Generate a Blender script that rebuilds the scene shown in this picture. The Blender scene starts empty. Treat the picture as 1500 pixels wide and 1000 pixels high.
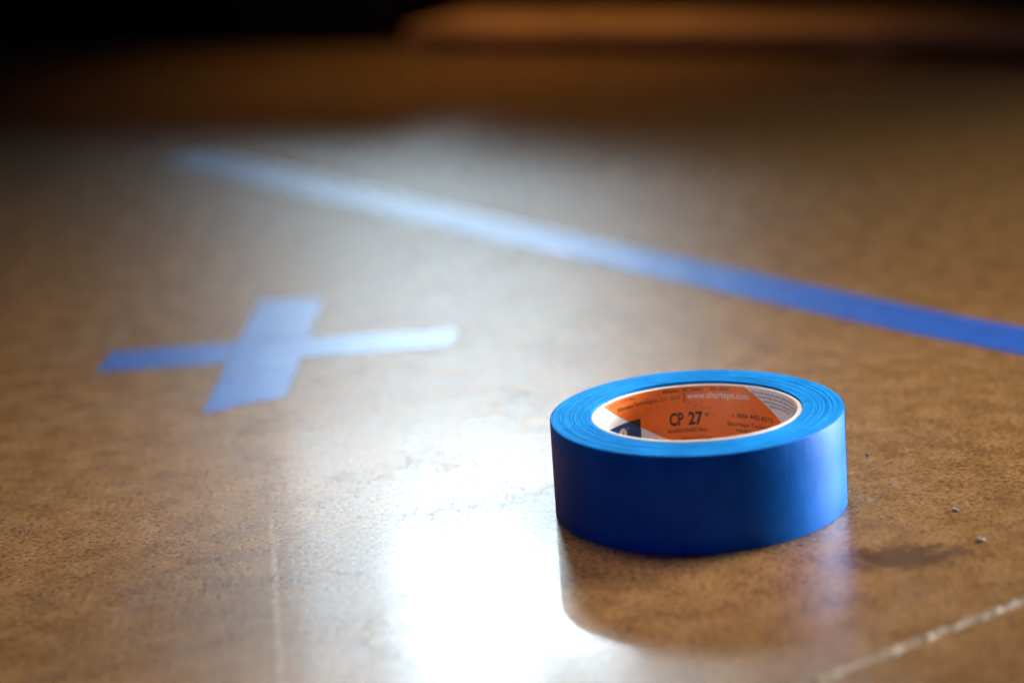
import bpy, bmesh, math, random
from mathutils import Matrix, Vector, noise

random.seed(7)
MM = 0.001
scene = bpy.context.scene
COL = scene.collection

# ------------------------------------------------------------------ camera
cam_data = bpy.data.cameras.new('camera')
cam = bpy.data.objects.new('camera', cam_data)
COL.objects.link(cam)
scene.camera = cam
PITCH, ROLL = 0.262385, -0.070888
fwd = Vector((0, math.cos(PITCH), -math.sin(PITCH)))
rgt = Vector((1, 0, 0)); upv = rgt.cross(fwd)
r2 = rgt * math.cos(ROLL) + upv * math.sin(ROLL)
u2 = -rgt * math.sin(ROLL) + upv * math.cos(ROLL)
cm = Matrix((r2, u2, -fwd)).transposed().to_4x4()
cm.translation = Vector((-0.06578, -0.85091, 0.29588))
cam.matrix_world = cm
cam_data.sensor_width = 36.0
cam_data.lens = 85.0
cam_data.clip_start = 0.02
cam_data.clip_end = 100
cam_data.dof.use_dof = True
cam_data.dof.focus_distance = 0.900
cam_data.dof.aperture_fstop = 4.0

# ------------------------------------------------------------------ world, lamps, exposure
world = bpy.data.worlds.new('World')
scene.world = world
world.use_nodes = True
wb = world.node_tree.nodes['Background']
wb.inputs['Color'].default_value = (0.62, 0.78, 1.0, 1)
wb.inputs['Strength'].default_value = 0.015


def area(name, loc, target, sx, sy, power, color, spread=180):
    d = bpy.data.lights.new(name, 'AREA')
    d.shape = 'RECTANGLE'; d.size = sx; d.size_y = sy
    d.energy = power; d.color = color; d.spread = math.radians(spread)
    o = bpy.data.objects.new(name, d); COL.objects.link(o)
    o.location = loc
    o.rotation_euler = (Vector(target) - Vector(loc)).to_track_quat('-Z', 'Y').to_euler()
    return o


def polar(az, el, dist):
    a, e = math.radians(az), math.radians(el)
    return (dist * math.sin(a) * math.cos(e), dist * math.cos(a) * math.cos(e), dist * math.sin(e))


HERE = (-0.07, -0.06, 0.0)
def far(az, el, dist=6.0):
    p = polar(az, el, dist)
    return (p[0] + HERE[0], p[1] + HERE[1], p[2])


DEG6 = 6.0 * math.pi / 180
COOL = (0.68, 0.88, 1.0)
# the two panes of the high far window that the polished floor mirrors
area('window_pane_wide_lamp', far(-1.75, 21.5), HERE, 3.7 * DEG6, 4.6 * DEG6, 14, COOL)
area('window_pane_narrow_lamp', far(1.75, 21.3), HERE, 1.7 * DEG6, 2.6 * DEG6, 6.0, COOL)
# added dim lamps behind and below the panes, widening the floor haze
area('haze_wide_lamp', far(-1.75, 20.3, 6.1), HERE, 9.0 * DEG6, 8.2 * DEG6, 16.5, COOL)
area('haze_middle_lamp', far(-1.1, 19.6, 6.2), HERE, 6.4 * DEG6, 5.4 * DEG6, 2.0, COOL)
area('haze_low_lamp', far(-2.0, 13.0), HERE, 6.5 * DEG6, 3.6 * DEG6, 0.4, COOL)
# window on the right, behind the roll
area('side_window_lamp', (1.67, 0.68, 0.30), (0.02, 0, 0.03), 1.0, 0.40, 9, (0.84, 0.95, 1.0), 40)
# narrow lamp added behind on the right to brighten the roll and label
area('roll_accent_lamp', (1.02, 0.66, 0.90), (-0.01, 0.0, 0.02), 0.30, 0.3, 0.40, (1.0, 0.95, 0.88), 18)
# soft warm fill added overhead to light the floor
area('overhead_fill_lamp', (-0.02, 0.21, 0.95), (-0.02, 0.18, 0.0), 0.40, 0.34, 1.85, (1.0, 0.88, 0.70), 82)
# warm fill added overhead to light the board and the far floor
area('far_warm_fill_lamp', (-0.08, 1.06, 1.0), (-0.06, 1.13, 0.0), 0.2, 0.2, 0.40, (1.0, 0.66, 0.32), 44)
# violet-blue fill added behind the camera to light the roll's front
area('front_fill_lamp', (-1.0, -2.3, 1.2), (0, 0, 0), 1.4, 1.0, 7, (0.28, 0.22, 1.0))

scene.view_settings.view_transform = 'Standard'
scene.view_settings.look = 'None'
scene.view_settings.exposure = 0.0
scene.view_settings.gamma = 1.0
scene.view_settings.use_curve_mapping = False
scene.cycles.use_denoising = True
scene.cycles.max_bounces = 6
scene.cycles.adaptive_threshold = 0.03
scene.cycles.sample_clamp_indirect = 6
scene.cycles.blur_glossy = 0.2


# ------------------------------------------------------------------ helpers
def mesh_obj(name, verts, faces, mat, parent=None, smooth=True):
    me = bpy.data.meshes.new(name)
    me.from_pydata(verts, [], faces)
    me.update()
    if smooth:
        me.polygons.foreach_set('use_smooth', [True] * len(me.polygons))
    if mat:
        me.materials.append(mat)
    o = bpy.data.objects.new(name, me)
    COL.objects.link(o)
    o.parent = parent
    return o


def bm_obj(name, bm, mat, parent=None, smooth=False):
    me = bpy.data.meshes.new(name)
    bm.to_mesh(me); bm.free()
    if smooth:
        me.polygons.foreach_set('use_smooth', [True] * len(me.polygons))
    me.materials.append(mat)
    o = bpy.data.objects.new(name, me)
    COL.objects.link(o)
    o.parent = parent
    return o


def tag(o, label, cat, group=None):
    o['label'] = label; o['category'] = cat
    if group:
        o['group'] = group
    return o


class Nodes:
    def __init__(self, name):
        self.m = bpy.data.materials.new(name)
        self.m.use_nodes = True
        self.t = self.m.node_tree
        self.b = self.t.nodes['Principled BSDF']
        self.tc = self.t.nodes.new('ShaderNodeTexCoord').outputs['Object']

    def new(self, kind, **kw):
        n = self.t.nodes.new(kind)
        for k, v in kw.items():
            setattr(n, k, v)
        return n

    def link(self, a, b):
        if isinstance(a, (int, float)):
            b.default_value = a
        elif isinstance(a, tuple):
            b.default_value = a if len(a) != 3 or b.type == 'VECTOR' else (*a, 1)
        else:
            self.t.links.new(a, b)

    def noise(self, scale, detail=4, rough=0.55, vec=None, dist=0.0):
        n = self.new('ShaderNodeTexNoise')
        n.inputs['Scale'].default_value = scale
        n.inputs['Detail'].default_value = detail
        n.inputs['Roughness'].default_value = rough
        n.inputs['Distortion'].default_value = dist
        self.t.links.new(vec if vec is not None else self.tc, n.inputs['Vector'])
        return n.outputs['Fac']

    def ramp(self, fac, lo, hi, a=0.0, b=1.0, smooth=True):
        n = self.new('ShaderNodeMapRange')
        n.interpolation_type = 'SMOOTHSTEP' if smooth else 'LINEAR'
        self.link(fac, n.inputs['Value'])
        n.inputs['From Min'].default_value = lo; n.inputs['From Max'].default_value = hi
        n.inputs['To Min'].default_value = a; n.inputs['To Max'].default_value = b
        return n.outputs['Result']

    def math(self, op, a, b=0.0, c=0.0):
        n = self.new('ShaderNodeMath', operation=op)
        self.link(a, n.inputs[0]); self.link(b, n.inputs[1]); self.link(c, n.inputs[2])
        return n.outputs[0]

    def mix(self, fac, a, b, blend='MIX'):
        n = self.new('ShaderNodeMix', data_type='RGBA', blend_type=blend)
        self.link(fac, n.inputs['Factor'])
        self.link(a, n.inputs['A'] if False else n.inputs[6]); self.link(b, n.inputs[7])
        return n.outputs[2]

    def bump(self, height, strength, dist, normal=None):
        n = self.new('ShaderNodeBump')
        n.inputs['Strength'].default_value = strength
        n.inputs['Distance'].default_value = dist
        self.link(height, n.inputs['Height'])
        if normal is not None:
            self.link(normal, n.inputs['Normal'])
        return n.outputs['Normal']

    def mapping(self, loc=(0, 0, 0), rot=(0, 0, 0), scale=(1, 1, 1), vec=None):
        n = self.new('ShaderNodeMapping')
        n.inputs['Location'].default_value = loc
        n.inputs['Rotation'].default_value = rot
        n.inputs['Scale'].default_value = scale
        self.t.links.new(vec if vec is not None else self.tc, n.inputs['Vector'])
        return n.outputs['Vector']

    def set(self, **kw):
        for k, v in kw.items():
            self.link(v, self.b.inputs[k.replace('_', ' ')])
        return self


# ------------------------------------------------------------------ materials
def floor_material():
    N = Nodes('polished_brown_concrete')
    broad = N.noise(5, 3, 0.5)
    mid = N.noise(70, 5, 0.65)
    fine = N.noise(480, 4, 0.72)
    grain = N.noise(1500, 2, 0.7)
    c = N.mix(N.ramp(broad, 0.3, 0.7), (0.180, 0.084, 0.025), (0.220, 0.104, 0.032))
    c = N.mix(N.ramp(mid, 0.42, 0.68, 0, 0.62), c, (0.30, 0.155, 0.054))
    c = N.mix(N.ramp(mid, 0.48, 0.30, 0, 0.5), c, (0.125, 0.049, 0.013))
    c = N.mix(N.ramp(fine, 0.50, 0.35, 0, 0.95), c, (0.075, 0.034, 0.013))
    c = N.mix(N.ramp(fine, 0.53, 0.70, 0, 0.6), c, (0.40, 0.245, 0.11))
    # hairline crazing
    v = N.new('ShaderNodeTexVoronoi', feature='DISTANCE_TO_EDGE')
    v.inputs['Scale'].default_value = 95
    warp = N.new('ShaderNodeVectorMath', operation='ADD')
    wn = N.new('ShaderNodeTexNoise'); wn.inputs['Scale'].default_value = 140; wn.inputs['Detail'].default_value = 4
    N.t.links.new(N.tc, wn.inputs['Vector'])
    ws = N.new('ShaderNodeVectorMath', operation='SCALE'); ws.inputs['Scale'].default_value = 0.016
    N.t.links.new(wn.outputs['Color'], ws.inputs[0])
    N.t.links.new(N.tc, warp.inputs[0]); N.t.links.new(ws.outputs[0], warp.inputs[1])
    N.t.links.new(warp.outputs[0], v.inputs['Vector'])
    craze = N.math('MULTIPLY', N.ramp(v.outputs['Distance'], 0.035, 0.0), N.ramp(N.noise(24, 3), 0.45, 0.65))
    c = N.mix(N.math('MULTIPLY', craze, 0.6), c, (0.055, 0.026, 0.012))
    # the dark stain beside the roll
    sv = N.mapping(vec=N.tc, loc=(-0.0625, 0.071, 0))
    sep = N.new('ShaderNodeSeparateXYZ'); N.t.links.new(sv, sep.inputs[0])
    sx = N.math('MULTIPLY', sep.outputs['X'], 1 / 0.021); sy = N.math('MULTIPLY', sep.outputs['Y'], 1 / 0.011)
    rr = N.math('SQRT', N.math('ADD', N.math('MULTIPLY', sx, sx), N.math('MULTIPLY', sy, sy)))
    rr = N.math('ADD', rr, N.math('MULTIPLY', N.math('SUBTRACT', N.noise(150, 5, 0.7), 0.5), 3.2))
    c = N.mix(N.ramp(rr, 1.5, 0.45, 0, 0.75), c, (0.055, 0.024, 0.014))
    # the pale scratch in front on the left
    ang = math.atan2(-145.8 + 162.7, -(-142.5 - 31.9))
    gv = N.mapping(vec=N.mapping(loc=(0.1544, 0.055, 0)), rot=(0, 0, -ang))
    sg = N.new('ShaderNodeSeparateXYZ'); N.t.links.new(gv, sg.inputs[0])
    wob = N.math('MULTIPLY', N.math('SUBTRACT', N.noise(35, 2), 0.5), 0.0022)
    dx = N.math('ABSOLUTE', N.math('ADD', sg.outputs['X'], wob))
    scr = N.math('MULTIPLY', N.ramp(dx, 0.0019, 0.0002), N.ramp(N.noise(420, 3), 0.36, 0.60, 0.15, 1))
    scr = N.math('MULTIPLY', scr, N.ramp(sg.outputs['Y'], 0.115, 0.020))
    c = N.mix(N.math('MULTIPLY', scr, 0.42), c, (0.50, 0.42, 0.34))
    # faint fine scratches from traffic
    for ang_, off_ in ((0.35, 0.0), (-0.9, 3.7), (1.35, 8.1)):
        ln = N.noise(1.0, 2, 0.5, vec=N.mapping(loc=(off_, off_, 0), rot=(0, 0, ang_), scale=(900, 22, 1)))
        c = N.mix(N.ramp(ln, 0.69, 0.76, 0, 0.30), c, (0.42, 0.30, 0.19))
    # surface
    rough = N.ramp(mid, 0.3, 0.7, 0.21, 0.26)
    h = N.math('ADD', N.math('MULTIPLY', fine, 1.0), N.math('MULTIPLY', grain, 0.35))
    h = N.math('SUBTRACT', h, N.math('MULTIPLY', craze, 0.35))
    nrm = N.bump(h, 0.45, 0.00035)
    h2 = N.noise(60, 2)
    h2 = N.math('ADD', h2, N.math('MULTIPLY', grain, 0.06))
    cn = N.bump(h2, 0.12, 0.0003)
    N.set(Base_Color=c, Roughness=rough, Normal=nrm, IOR=1.5)
    N.b.inputs['Coat Weight'].default_value = 0.20
    N.link(N.ramp(N.noise(33, 4, 0.6), 0.35, 0.68, 0.06, 0.10), N.b.inputs['Coat Roughness'])
    N.link(cn, N.b.inputs['Coat Normal'])
    return N.m


def tape_material(name, base, rough, coat, crepe=True, spec=0.2, relief=0.22, ior=1.5):
    N = Nodes(name)
    n1 = N.noise(60, 3)
    n2 = N.noise(700, 3)
    dark = tuple(x * 0.86 for x in base); lite = tuple(min(1, x * 1.1 + 0.004) for x in base)
    c = N.mix(N.ramp(n1, 0.3, 0.7), dark, lite)
    N.set(Base_Color=c, Roughness=N.ramp(n2, 0.3, 0.7, rough - 0.04, rough + 0.06))
    if crepe:
        st = N.noise(1.0, 3, 0.6, vec=N.mapping(scale=(900, 900, 160)))
        N.set(Normal=N.bump(N.math('ADD', st, N.math('MULTIPLY', n1, 1.2)), relief, 0.00018))
    else:
        N.set(Normal=N.bump(N.math('ADD', n2, N.noise(2600, 2)), 0.5, 0.00016))
    N.b.inputs['Coat Weight'].default_value = coat
    N.b.inputs['Coat Roughness'].default_value = 0.22
    N.b.inputs['Specular IOR Level'].default_value = spec
    N.b.inputs['IOR'].default_value = ior
    return N.m


def plain(name, base, rough, var=0.1, scale=80, bump=0.0, spec=0.5):
    N = Nodes(name)
    n = N.noise(scale, 4)
    c = N.mix(N.ramp(n, 0.3, 0.7), tuple(x * (1 - var) for x in base), tuple(min(1, x * (1 + var)) for x in base))
    N.set(Base_Color=c, Roughness=rough)
    N.b.inputs['Specular IOR Level'].default_value = spec
    if bump:
        N.set(Normal=N.bump(N.noise(scale * 6, 3), bump, 0.0002))
    return N.m


M_FLOOR = floor_material()
M_TAPE = tape_material('blue_painters_tape', (0.0002, 0.120, 0.50), 0.38, 0.0, spec=0.12, relief=0.6)
M_STRIP = tape_material('blue_tape_strip', (0.0001, 0.066, 0.38), 0.295, 0.0, spec=1.0, relief=0.25, ior=1.95)
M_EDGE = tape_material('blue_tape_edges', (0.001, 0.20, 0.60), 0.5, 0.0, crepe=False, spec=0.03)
M_CORE = plain('cream_paper_core', (0.56, 0.51, 0.45), 0.75, 0.06, 900, 0.3)
M_WHITE = plain('white_label_paper', (0.90, 0.89, 0.88), 0.38, 0.03, 200)
M_ORANGE = plain('orange_print', (0.88, 0.165, 0.016), 0.36, 0.05, 200)
M_NAVY = plain('navy_print', (0.008, 0.065, 0.21), 0.36, 0.05, 200)
M_OVER = plain('navy_over_orange_print', (0.016, 0.019, 0.017), 0.36, 0.05, 200)
M_BLACK = plain('black_ink', (0.030, 0.016, 0.014), 0.4, 0.1, 400)
M_MAROON = plain('thin_dark_ink_on_orange', (0.13, 0.028, 0.012), 0.4, 0.1, 400)
M_GREYINK = plain('grey_ink_on_white', (0.14, 0.13, 0.14), 0.4, 0.1, 400)
M_PALEINK = plain('pale_ink', (0.80, 0.74, 0.68), 0.4, 0.03, 400)
M_JOINT = plain('chipped_joint_filler', (0.25, 0.18, 0.12), 0.7, 0.72, 150, 0.8)
M_GRIT = plain('pale_grit', (0.60, 0.52, 0.42), 0.45, 0.4, 300)
M_CRUMB = plain('grey_crumb', (0.22, 0.19, 0.15), 0.6, 0.9, 1100, 0.5)
M_CRUMBD = plain('dark_crumb', (0.10, 0.08, 0.08), 0.5, 0.8, 900, 0.5)
M_BLK = plain('black_lacquer', (0.004, 0.004, 0.004), 0.55, 0.3, 20, spec=0.15)
M_WOOD = plain('warm_brown_wood', (0.42, 0.19, 0.055), 0.5, 0.25, 14)


# ------------------------------------------------------------------ floor
def build_floor():
    bm = bmesh.new()
    bmesh.ops.create_grid(bm, x_segments=8, y_segments=8, size=6.0)
    fl = bm_obj('floor', bm, M_FLOOR)
    fl['kind'] = 'structure'
    # the chipped joint running across the near right corner
    a = Vector((0.30, 0.030, 0)); b = Vector((-0.22, -0.324, 0))
    a = Vector((0.0963 + 0.0826 * 3, -0.113 + 0.056 * 3, 0)); b = Vector((0.0963 - 0.0826 * 4, -0.113 - 0.056 * 4 - 0.008, 0))
    d = (b - a); L = d.length; d.normalize(); n = Vector((-d.y, d.x, 0))
    segs = 900; cross = 6
    verts, faces = [], []
    for i in range(segs + 1):
        s = L * i / segs
        wl = 0.0017 + 0.0062 * max(0, noise.noise(Vector((s * 90, 3, 0)))) + 0.0012 * max(0, noise.noise(Vector((s * 380, 9, 0))))
        wr = 0.0017 + 0.0050 * max(0, noise.noise(Vector((s * 75, 30, 0)))) + 0.0012 * max(0, noise.noise(Vector((s * 340, 19, 0))))
        wander = 0.0012 * noise.noise(Vector((s * 18, 50, 0)))
        for j in range(cross + 1):
            t = j / cross * 2 - 1
            off = (t * wl if t < 0 else t * wr) + wander
            hgt = (1 - t * t) * (0.00015 + 0.0019 * max(0, noise.noise(Vector((s * 260, t * 1.5, 7)))) + 0.0006 * noise.noise(Vector((s * 900, t * 3, 2))))
            p = a + d * s + n * off
            verts.append((p.x, p.y, max(hgt, -0.0001) + (-0.0002 if abs(t) == 1 else 0.00008)))
    for i in range(segs):
        for j in range(cross):
            k = i * (cross + 1) + j
            faces.append((k, k + 1, k + cross + 2, k + cross + 1))
    j = mesh_obj('floor_joint', verts, faces, M_JOINT, fl, smooth=False)
    j['label'] = 'pale chipped joint line across the near right corner'
    return fl


FLOOR = build_floor()


# ------------------------------------------------------------------ tape strips on the floor
def strip(name, left, right, zfun, cols=10, thick=0.00016, mat=M_STRIP):
    """left/right: matching edge polylines (m); a thin solid band of tape"""
    rows = len(left); verts, faces = [], []
    for layer in (0, 1):
        for i in range(rows):
            for j in range(cols + 1):
                t = j / cols
                x = left[i][0] * (1 - t) + right[i][0] * t
                y = left[i][1] * (1 - t) + right[i][1] * t
                z = zfun(x, y) + (thick if layer else 0)
                verts.append((x, y, z))
    W = cols + 1; base = rows * W
    for i in range(rows - 1):
        for j in range(cols):
            k = i * W + j
            faces.append((k + W, k + W + 1, k + 1, k))
            faces.append((base + k, base + k + 1, base + k + W + 1, base + k + W))
    for i in range(rows - 1):
        k = i * W
        faces.append((k, base + k, base + k + W, k + W))
        k = i * W + cols
        faces.append((k + W, base + k + W, base + k, k))
    for j in range(cols):
        k = j
        faces.append((k + 1, base + k + 1, base + k, k))
        k = (rows - 1) * W + j
        faces.append((k, base + k, base + k + 1, k + 1))
    return mesh_obj(name, verts, faces, mat, None, smooth=False)


def densify(pts, n):
    """evenly resample a polyline (mm) to n points (m)"""
    pts = [Vector((p[0] * MM, p[1] * MM)) for p in pts]
    ls = [0]
    for a, b in zip(pts, pts[1:]):
        ls.append(ls[-1] + (b - a).length)
    out = []
    for i in range(n):
        s = ls[-1] * i / (n - 1)
        k = max(q for q in range(len(pts) - 1) if ls[q] <= s + 1e-12)
        t = (s - ls[k]) / (ls[k + 1] - ls[k])
        p = pts[k].lerp(pts[k + 1], t)
        out.append((p.x, p.y))
    return out


def wob(x, y, amp=0.00006, f=90):
    return 0.00002 + amp * (0.5 + 0.5 * noise.noise(Vector((x * f, y * f, 1.3))))


def build_strips():
    # the strip lying across (nearly parallel to the picture's width)
    def hz(x, y):
        return wob(x, y)
    top = densify([(-259, 284.5), (-199, 285.0), (-92, 280.5)], 60)
    low = densify([(-262.5, 249), (-203, 247.5), (-94.5, 251)], 60)
    h = strip('tape_strip', low, top, hz)
    tag(h, 'short blue tape strip lying crosswise underneath, lower bar of the taped cross', 'tape strip', 'pieces of blue tape stuck on the floor')

    # the strip laid over it, pointing away
    def vz(x, y):
        d = abs(y - 0.2665)
        k = 1 - min(1, max(0, (d - 0.0175) / 0.006)); k = k * k * (3 - 2 * k)
        return wob(x, y) + 0.00024 * k + 0.00002
    lf = densify([(-203.5, 165), (-199.2, 266), (-195, 367)], 70)
    rt = densify([(-168, 183.5), (-165, 270), (-161.5, 362)], 70)
    v = strip('tape_strip', lf, rt, vz, cols=14)
    # ragged torn near end
    me = v.data
    for vert in me.vertices:
        x, y, z = vert.co
        t = max(0, 1 - (y - 0.165) / 0.03)
        if t > 0:
            u = (x + 0.2035) / 0.036
            vert.co.y += t * 0.0035 * (math.sin(u * 3.0) if u > 0.3 else 0) * 0.5
    tag(v, 'short blue tape strip lying on top, upper bar of the taped cross', 'tape strip', 'pieces of blue tape stuck on the floor')

    # the long line
    cl = [(-284, 803), (-246, 752), (-160, 628), (-65, 492), (5.7, 395), (50, 334), (90, 279.5), (127.4, 230), (161.2, 189.7), (260, 66), (360, -60)]
    cl = densify(cl, 260)
    L, R = [], []
    for i, (x, y) in enumerate(cl):
        x0, y0 = cl[max(0, i - 6)]; x1, y1 = cl[min(len(cl) - 1, i + 6)]
        d = Vector((x1 - x0, y1 - y0)).normalized(); n = Vector((-d.y, d.x)) * 0.018
        wl_ = n * (0.022 * noise.noise(Vector((i * 0.16, 4, 0)))); wr_ = n * (0.022 * noise.noise(Vector((i * 0.16, 14, 0))))
        L.append((x - n.x + wl_.x, y - n.y + wl_.y)); R.append((x + n.x + wr_.x, y + n.y + wr_.y))
    o = strip('tape_strip', L, R, lambda x, y: wob(x, y, 0.00022, 48), cols=8)
    tag(o, 'long straight blue tape line running diagonally across the floor behind the roll', 'tape line', 'pieces of blue tape stuck on the floor')


build_strips()


# ------------------------------------------------------------------ the roll of tape
R_OUT, R_TAPE_IN, R_CORE_OUT, R_CORE_IN = 0.0540, 0.03890, 0.03880, 0.03690
H = 0.0362
SEG = 256


def lathe(name, prof, mat, parent, seg=SEG, closed=True, disp=None, smooth=True):
    """prof: list of (r, z); revolved; disp(phi, r, z, k) -> (r, z)"""
    verts, faces = [], []
    n = len(prof)
    for i in range(seg):
        ph = 2 * math.pi * i / seg
        for k, (r, z) in enumerate(prof):
            if disp:
                r, z = disp(ph, r, z, k)
            verts.append((r * math.sin(ph), r * math.cos(ph), z))
    m = n if closed else n - 1
    for i in range(seg):
        for k in range(m):
            a = i * n + k; b = i * n + (k + 1) % n
            c = ((i + 1) % seg) * n + (k + 1) % n; d = ((i + 1) % seg) * n + k
            faces.append((a, d, c, b))
    return mesh_obj(name, verts, faces, mat, parent, smooth)


def cylpt(phi_deg, z_mm, r):
    p = math.radians(phi_deg)
    return (r * math.sin(p), r * math.cos(p), z_mm * MM)


def patch(name, left, right, r, mat, parent, nu=24, nv=4):
    """print on the inner wall between two (phi deg, z mm) edges: left[bottom,top], right[bottom,top]"""
    verts, faces = [], []
    for j in range(nv + 1):
        v = j / nv
        pl = (left[0][0] * (1 - v) + left[1][0] * v, left[0][1] * (1 - v) + left[1][1] * v)
        pr = (right[0][0] * (1 - v) + right[1][0] * v, right[0][1] * (1 - v) + right[1][1] * v)
        for i in range(nu + 1):
            u = i / nu
            verts.append(cylpt(pl[0] * (1 - u) + pr[0] * u, pl[1] * (1 - u) + pr[1] * u, r))
    for j in range(nv):
        for i in range(nu):
            k = j * (nu + 1) + i
            faces.append((k, k + 1, k + nu + 2, k + nu + 1))
    return mesh_obj(name, verts, faces, mat, parent)


def lettering(text, p0, p1, cap_mm, mat, parent, r, bold=0.0, shear=0.0, fit=True, name='lettering'):
    """flat print: text set between two baseline ends (phi deg, z mm) on the inner wall"""
    cu = bpy.data.curves.new('text', 'FONT')
    cu.body = text; cu.size = 1.0; cu.offset = bold; cu.shear = shear; cu.resolution_u = 3
    ob = bpy.data.objects.new('text', cu); COL.objects.link(ob)
    bpy.context.view_layer.update()
    dg = bpy.context.evaluated_depsgraph_get()
    me = bpy.data.meshes.new_from_object(ob.evaluated_get(dg))
    bpy.data.objects.remove(ob); bpy.data.curves.remove(cu)
    xs = [v.co.x for v in me.vertices]
    x0, x1 = min(xs), max(xs)
    sc = cap_mm / 0.73
    k = math.pi / 180 * r / MM
    A = Vector((p0[0] * k, p0[1])); B = Vector((p1[0] * k, p1[1]))
    d = B - A; wid = d.length; d.normalize(); n = Vector((-d.y, d.x))
    sx = wid / (x1 - x0)
    for v in me.vertices:
        q = A + d * ((v.co.x - x0) * sx) + n * (v.co.y * sc)
        v.co = cylpt(q.x / k, q.y, r)
    me.materials.clear(); me.materials.append(mat)
    o = bpy.data.objects.new(name, me); COL.objects.link(o); o.parent = parent
    return o


def build_roll():
    root = bpy.data.objects.new('tape_roll', None)
    COL.objects.link(root)
    tag(root, 'roll of blue painter\'s tape lying flat on the brown floor, orange label inside', 'tape roll')

    # wound tape: side wall
    c = 0.00035
    side = lathe('outer_wrap', [(R_OUT - 0.0012, 0.00005), (R_OUT - c, 0.00005), (R_OUT - c * .3, c * .35), (R_OUT, c), (R_OUT, H * .33), (R_OUT, H * .66), (R_OUT, H - c), (R_OUT - c * .3, H - c * .35), (R_OUT - c, H), (R_OUT - 0.0012, H)], M_TAPE, root, closed=False,
                 disp=lambda ph, r, z, k: (r + 0.00007 * noise.noise(Vector((math.sin(ph) * 2.2, math.cos(ph) * 2.2, z * 40))), z))
    side['label'] = 'smooth deep blue outer face'
    # wound tape: the stacked edges on top, telescoped in uneven rings
    rng = random.Random(11)
    prof = []
    r = R_OUT - 0.0004
    steps = []
    while r > R_TAPE_IN + 0.0004:
        steps.append((r, rng.uniform(-1, 1)))
        r -= rng.choice((0.00022, 0.00028, 0.00035, 0.0005, 0.0007))
    steps.append((R_TAPE_IN, 0.0))
    for i in range(len(steps) - 1):
        (ra, za), (rb, _) = steps[i], steps[i + 1]
        prof.append((ra - 0.00003, za)); prof.append((rb + 0.00004, za * 0.9))
    ring = [(R_OUT - 0.0005, 'lo')]
    pf = [(p[0], H) for p in prof]
    zs = [p[1] for p in prof]

    def disp(ph, r, z, k):
        if k >= len(zs):
            return r, z
        u = zs[k]
        amp = 0.5 + 0.5 * noise.noise(Vector((math.sin(ph) * 1.3, math.cos(ph) * 1.3, u * 5)))
        dz = 0.00018 * u * amp + 0.00005 * noise.noise(Vector((math.sin(ph) * 9, math.cos(ph) * 9, u * 9 + r * 900)))
        return r, z + dz + 0.00006
    pf += [(R_TAPE_IN, H - 0.0006), (R_TAPE_IN, 0.0006), (R_TAPE_IN + 0.001, 0.0001), (R_OUT - 0.0008, 0.0001)]
    top = lathe('wound_edges', pf, M_EDGE, root, seg=320, closed=False, disp=disp, smooth=False)
    top['label'] = 'lighter blue stacked tape edges in fine rings'

    # loose end of the tape on the right
    vs, fs = [], []
    n = 24; rows = 8
    for j in range(rows + 1):
        zz = 0.0004 + (H - 0.0008) * j / rows
        for i in range(n + 1):
            ph = math.radians(81.5 + 58 * i / n) + (0.006 * noise.noise(Vector((j * .9, 3, 3))) if i == 0 else 0)
            ph = math.pi - ph
            rr_ = R_OUT + 0.00004 + 0.00015 * (1 - i / n)
            vs.append((rr_ * math.sin(ph), rr_ * math.cos(ph), zz))
    for j in range(rows):
        for i in range(n):
            k = j * (n + 1) + i
            fs.append((k, k + n + 1, k + n + 2, k + 1))
    te = mesh_obj('tape_end', vs, fs, M_TAPE, root)
    te['label'] = 'loose end of the tape on the outer face'

    # paper core: sits a little proud in front and sunk at the back
    def tilt(ph, r, z, k):
        if z > H * 0.5:
            return r, z - 0.00035 - 0.00080 * math.cos(ph) + 0.00005 * noise.noise(Vector((math.sin(ph) * 6, math.cos(ph) * 6, 0)))
        return r, z
    cw = 0.0003
    lathe('core', [(R_CORE_OUT, 0.0012), (R_CORE_OUT, H - cw), (R_CORE_OUT - cw, H), (R_CORE_IN + cw, H), (R_CORE_IN, H - cw), (R_CORE_IN, 0.0012)], M_CORE, root, disp=tilt, smooth=False)['label'] = 'cream paper core ring'

    # printed label lining the core
    rl = R_CORE_IN - 0.00004
    LT = 35.6
    lab = lathe('label', [(rl, 0.0016), (rl, LT * MM)], M_WHITE, root, closed=False,
                disp=lambda ph, r, z, k: (r, z - (0.0008 * math.cos(ph) if z > 0.02 else 0)))
    lab['label'] = 'white paper label printed with a slanted orange band'
    ro = rl - 0.00003
    def ztop(ph):
        return LT - 0.80 * math.cos(math.radians(ph)) - 0.02

    def lx(z, shift=0):   # left edge of the orange band at height z
        return -67.28 + (36.32 - z) * (52.93 / 21.75) + shift
    def rx(z):
        return 32.28 + (35.86 - z) * (31.51 / 11.92)
    # orange band as a fine grid (slanted parallelogram whose top follows the label)
    verts, faces = [], []
    nu, nv = 64, 64
    for j in range(nv + 1):
        v = j / nv
        for i in range(nu + 1):
            u = i / nu
            ph = (lx(1.8) * (1 - u) + rx(1.8) * u) * (1 - v) + (lx(LT) * (1 - u) + rx(LT) * u) * v
            z = 1.8 + (ztop(ph) - 1.8) * v
            ph = lx(z) * (1 - u) + rx(z) * u
            verts.append(cylpt(ph, z, ro))
    for j in range(nv):
        for i in range(nu):
            k = j * (nu + 1) + i
            faces.append((k, k + 1, k + nu + 2, k + nu + 1))
    mesh_obj('orange_band', verts, faces, M_ORANGE, lab)
    # navy patch, darker where it is printed over the orange
    rp = ro - 0.00003
    patch('navy_patch', ((-78, 3.0), (-78, 25.0)), ((-31.0, 3.0), (-31.0, 25.0)), rp, M_NAVY, lab, nu=30)
    ro2 = rp - 0.00003
    zo = 36.32 - (-31.0 + 67.28) * 21.75 / 52.93
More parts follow.
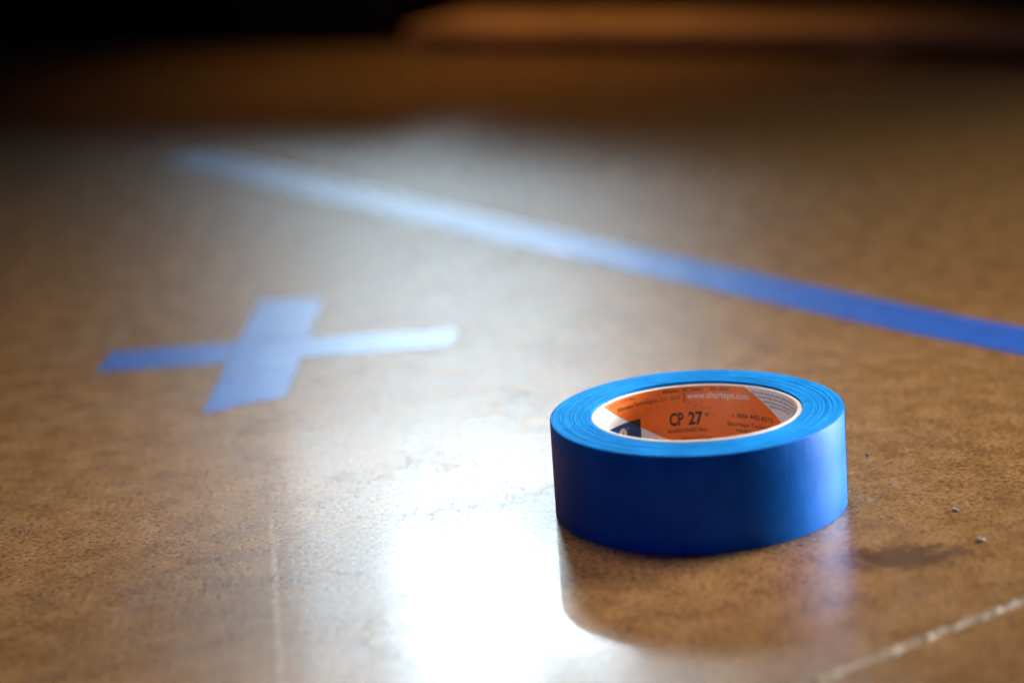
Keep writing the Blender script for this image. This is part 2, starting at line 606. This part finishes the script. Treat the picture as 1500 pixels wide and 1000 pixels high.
    patch('navy_patch', ((-31.6, zo), (-40.0, 24.98)), ((-31.05, zo), (-31.05, 24.98)), ro2, M_OVER, lab, nu=8)['label'] = 'dark corner of the patch over the orange band'
    patch('navy_mark', ((-96, 24), (-93, 33)), ((-88, 26.5), (-88, 31)), ro, M_NAVY, lab, nu=6)
    # white round letter on the patch
    vs, fs = [], []
    n = 28
    for i in range(n):
        t = 2 * math.pi * i / n
        for rad in (2.35, 0.62):
            vs.append(cylpt(-45.6 + rad * math.cos(t) / (math.pi / 180 * rl / MM), 20.7 + rad * 1.12 * math.sin(t), ro2))
    for i in range(n):
        a = 2 * i; b = 2 * ((i + 1) % n)
        fs.append((a, b, b + 1, a + 1))
    mesh_obj('logo_ring', vs, fs, M_PALEINK, lab)
    lettering('\u2122', (-42.0, 21.9), (-40.2, 21.9), 1.0, M_PALEINK, lab, ro2)

    rt = ro - 0.00004
    T = lambda *a, **k: lettering(*a, parent=lab, r=rt, **k)
    T('www.shurtape.com', (-0.74, 29.85), (37.36, 30.0), 2.55, M_PALEINK, bold=0.012)
    T('CP', (-11.96, 19.75), (-3.4, 19.70), 5.1, M_BLACK, bold=0.034)
    T('27', (-0.6, 19.68), (8.16, 19.62), 5.1, M_BLACK, bold=0.034)
    T('\u00ae', (9.3, 22.6), (12.0, 22.6), 1.5, M_BLACK, bold=0.015)
    T('ShurRELEASE\u00ae Blue', (-13.38, 16.80), (10.41, 16.72), 1.45, M_MAROON, bold=0.02)
    patch('lettering', ((-2.65, 28.6), (-2.65, 32.5)), ((-2.05, 28.6), (-2.05, 32.5)), rt, M_MAROON, lab, nu=1, nv=1)
    T('\u00a9Shurtape Technologies, LLC  2013', (-49.1, 30.2), (-5.03, 30.0), 1.6, M_MAROON, bold=0.012)
    T('ShurRELEASE\u00ae Blue', (-57.67, 33.1), (-34.0, 33.0), 1.4, M_MAROON, bold=0.0)
    T('Hickory, NC 28601', (-15.25, 32.95), (8.84, 32.85), 1.35, M_BLACK, bold=0.02)
    T('IPS-16007', (13.55, 32.85), (25.0, 32.95), 1.35, M_BLACK, bold=0.02)
    T('1 888 442 8273', (26.39, 22.4), (55.15, 22.7), 1.75, M_MAROON, bold=0.02)
    T('Shurtape Technologies', (22.7, 19.1), (60.0, 19.4), 1.5, M_MAROON, bold=0.02)
    T('Hickory, NC 28601', (28.6, 16.6), (58.0, 16.9), 1.45, M_MAROON, bold=0.02)
    T('Painter\u2019s Tape', (-4.66, 13.4), (13.0, 13.4), 1.5, M_MAROON, bold=0.01)
    T('Do not use on wet surfaces, floors', (39.9, 33.0), (82.0, 33.6), 1.0, M_GREYINK, bold=0.012)
    T('covering. Do not use to mask, seal', (44.3, 31.6), (88.0, 32.2), 1.0, M_GREYINK, bold=0.012)
    T('exclusive to using this product', (48.3, 30.1), (88.0, 30.6), 1.0, M_GREYINK, bold=0.012)
    T('replacement of tape.', (52.6, 28.7), (75.0, 29.0), 1.0, M_GREYINK, bold=0.012)
    # faint stamped dots curling past the big letters
    bmv, bmf = [], []
    rng = random.Random(5)
    pts = [(-1.0, 28.0), (6.7, 26.7), (12.7, 25.0), (16.2, 22.4)]
    for s in range(30):
        t = s / 29 * 3; k = min(2, int(t)); f = t - k
        ph = pts[k][0] * (1 - f) + pts[k + 1][0] * f + rng.uniform(-1.2, 1.2)
        z = pts[k][1] * (1 - f) + pts[k + 1][1] * f + rng.uniform(-0.7, 0.7)
        q = len(bmv); w, h = 0.22, 0.13
        bmv += [cylpt(ph - w, z - h, rt), cylpt(ph + w, z - h, rt), cylpt(ph + w, z + h, rt), cylpt(ph - w, z + h, rt)]
        bmf.append((q, q + 1, q + 2, q + 3))
    mesh_obj('stamped_dots', bmv, bmf, M_MAROON, lab)
    return root


build_roll()


# ------------------------------------------------------------------ things in the blurred background
def rounded_box(name, x0, x1, y0, y1, z0, z1, bev, mat, parent):
    bm = bmesh.new()
    bmesh.ops.create_cube(bm, size=1.0)
    for v in bm.verts:
        v.co = Vector(((x0 + x1) / 2 + v.co.x * (x1 - x0), (y0 + y1) / 2 + v.co.y * (y1 - y0), (z0 + z1) / 2 + v.co.z * (z1 - z0)))
    bmesh.ops.bevel(bm, geom=list(bm.edges), offset=bev, segments=3, affect='EDGES', profile=0.5)
    return bm_obj(name, bm, mat, parent, smooth=False)


def build_background():
    # black cabinet, its near right corner at (-155, 1275) mm
    cab = bpy.data.objects.new('black_cabinet', None); COL.objects.link(cab)
    cab.location = (-0.155, 1.285, 0); cab.rotation_euler = (0, 0, math.radians(-25))
    rounded_box('body', -0.75, 0, 0, 0.20, 0.012, 0.225, 0.004, M_BLK, cab)
    rounded_box('plinth', -0.74, -0.012, 0.012, 0.19, 0, 0.014, 0.001, M_BLK, cab)
    tag(cab, 'blurred black block standing on the floor at the far left', 'furniture')
    # low wooden board on feet
    bd = bpy.data.objects.new('wooden_board', None); COL.objects.link(bd)
    bd.location = (-0.14, 1.25, 0); bd.rotation_euler = (0, 0, math.radians(-31))
    rounded_box('board', 0, 0.85, 0, 0.12, 0.008, 0.020, 0.002, M_WOOD, bd)
    for x in (0.05, 0.41, 0.77):
        rounded_box('batten', x, x + 0.03, 0.012, 0.11, 0, 0.008, 0.001, M_WOOD, bd)
    tag(bd, 'blurred flat brown wooden board lying right of the black block', 'board')
    # dark box added behind it on the right, tall to block window haze
    bx = bpy.data.objects.new('dark_blocker_box', None); COL.objects.link(bx)
    bx.location = (-0.13, 1.61, 0); bx.rotation_euler = (0, 0, math.radians(-33))
    rounded_box('body', 0, 1.1, 0, 0.3, 0.0, 0.365, 0.006, M_BLK, bx)
    rounded_box('lid', -0.006, 1.106, -0.006, 0.306, 0.3655, 0.377, 0.003, M_BLK, bx)
    tag(bx, 'blurred dark box added behind the wooden board at the far right to block window light', 'box')


build_background()


# ------------------------------------------------------------------ crumbs and grit
def crumb(name, x, y, size, mat, seed, squash=0.55):
    bm = bmesh.new()
    bmesh.ops.create_icosphere(bm, subdivisions=2, radius=size / 2)
    for v in bm.verts:
        k = 1 + 1.1 * noise.noise(v.co * (1.7 / size) + Vector((seed, 0, 0))) + 0.7 * noise.noise(v.co * (4 / size) + Vector((0, seed, 0)))
        v.co = Vector((v.co.x * k * 1.25, v.co.y * k, v.co.z * k * squash))
    zmin = min(v.co.z for v in bm.verts)
    for v in bm.verts:
        v.co.z -= zmin + 0.00005
    o = bm_obj(name, bm, mat, None)
    o.location = (x, y, 0); o.rotation_euler = (0, 0, seed)
    return o


G = 'loose crumbs on the floor right of the roll'
tag(crumb('crumb', 0.0918, -0.0609, 0.0029, M_CRUMB, 2.1), 'largest grey crumb on the floor, nearest to the pale joint line', 'crumb', G)
tag(crumb('crumb', 0.0895, -0.0277, 0.0022, M_CRUMB, 0.6), 'middle-sized grey crumb on the floor right of the roll', 'crumb', G)
tag(crumb('crumb', 0.0692, 0.0430, 0.0017, M_CRUMBD, 4.4), 'smallest dark crumb on the floor, closest to the roll', 'crumb', G)


def build_grit():
    rng = random.Random(3)
    verts, faces = [], []
    for _ in range(1800):
        x = rng.uniform(-0.28, 0.13); y = rng.uniform(-0.17, 0.16)
        if rng.random() < 0.12:
            a_ = rng.uniform(0, 6.283); r_ = 0.0545 + abs(rng.gauss(0, 0.003)); x, y = r_ * math.sin(a_), r_ * math.cos(a_)
        if x * x + y * y < 0.0543 ** 2:
            continue
        s = rng.uniform(0.00006, 0.00020) * (2.0 if rng.random() < 0.04 else 1)
        q = len(verts)
        for k in range(5):
            a = 2 * math.pi * k / 5 + rng.random()
            verts.append((x + s * math.cos(a) * rng.uniform(.7, 1.5), y + s * math.sin(a) * rng.uniform(.7, 1.5), 0.00001))
        verts.append((x, y, s * rng.uniform(0.5, 1.0)))
        for k in range(5):
            faces.append((q + k, q + (k + 1) % 5, q + 5))
    g = mesh_obj('floor_grit', verts, faces, M_GRIT, None, smooth=False)
    g['kind'] = 'stuff'
    g['label'] = 'fine pale grit scattered over the brown floor'
    g['category'] = 'grit'


build_grit()
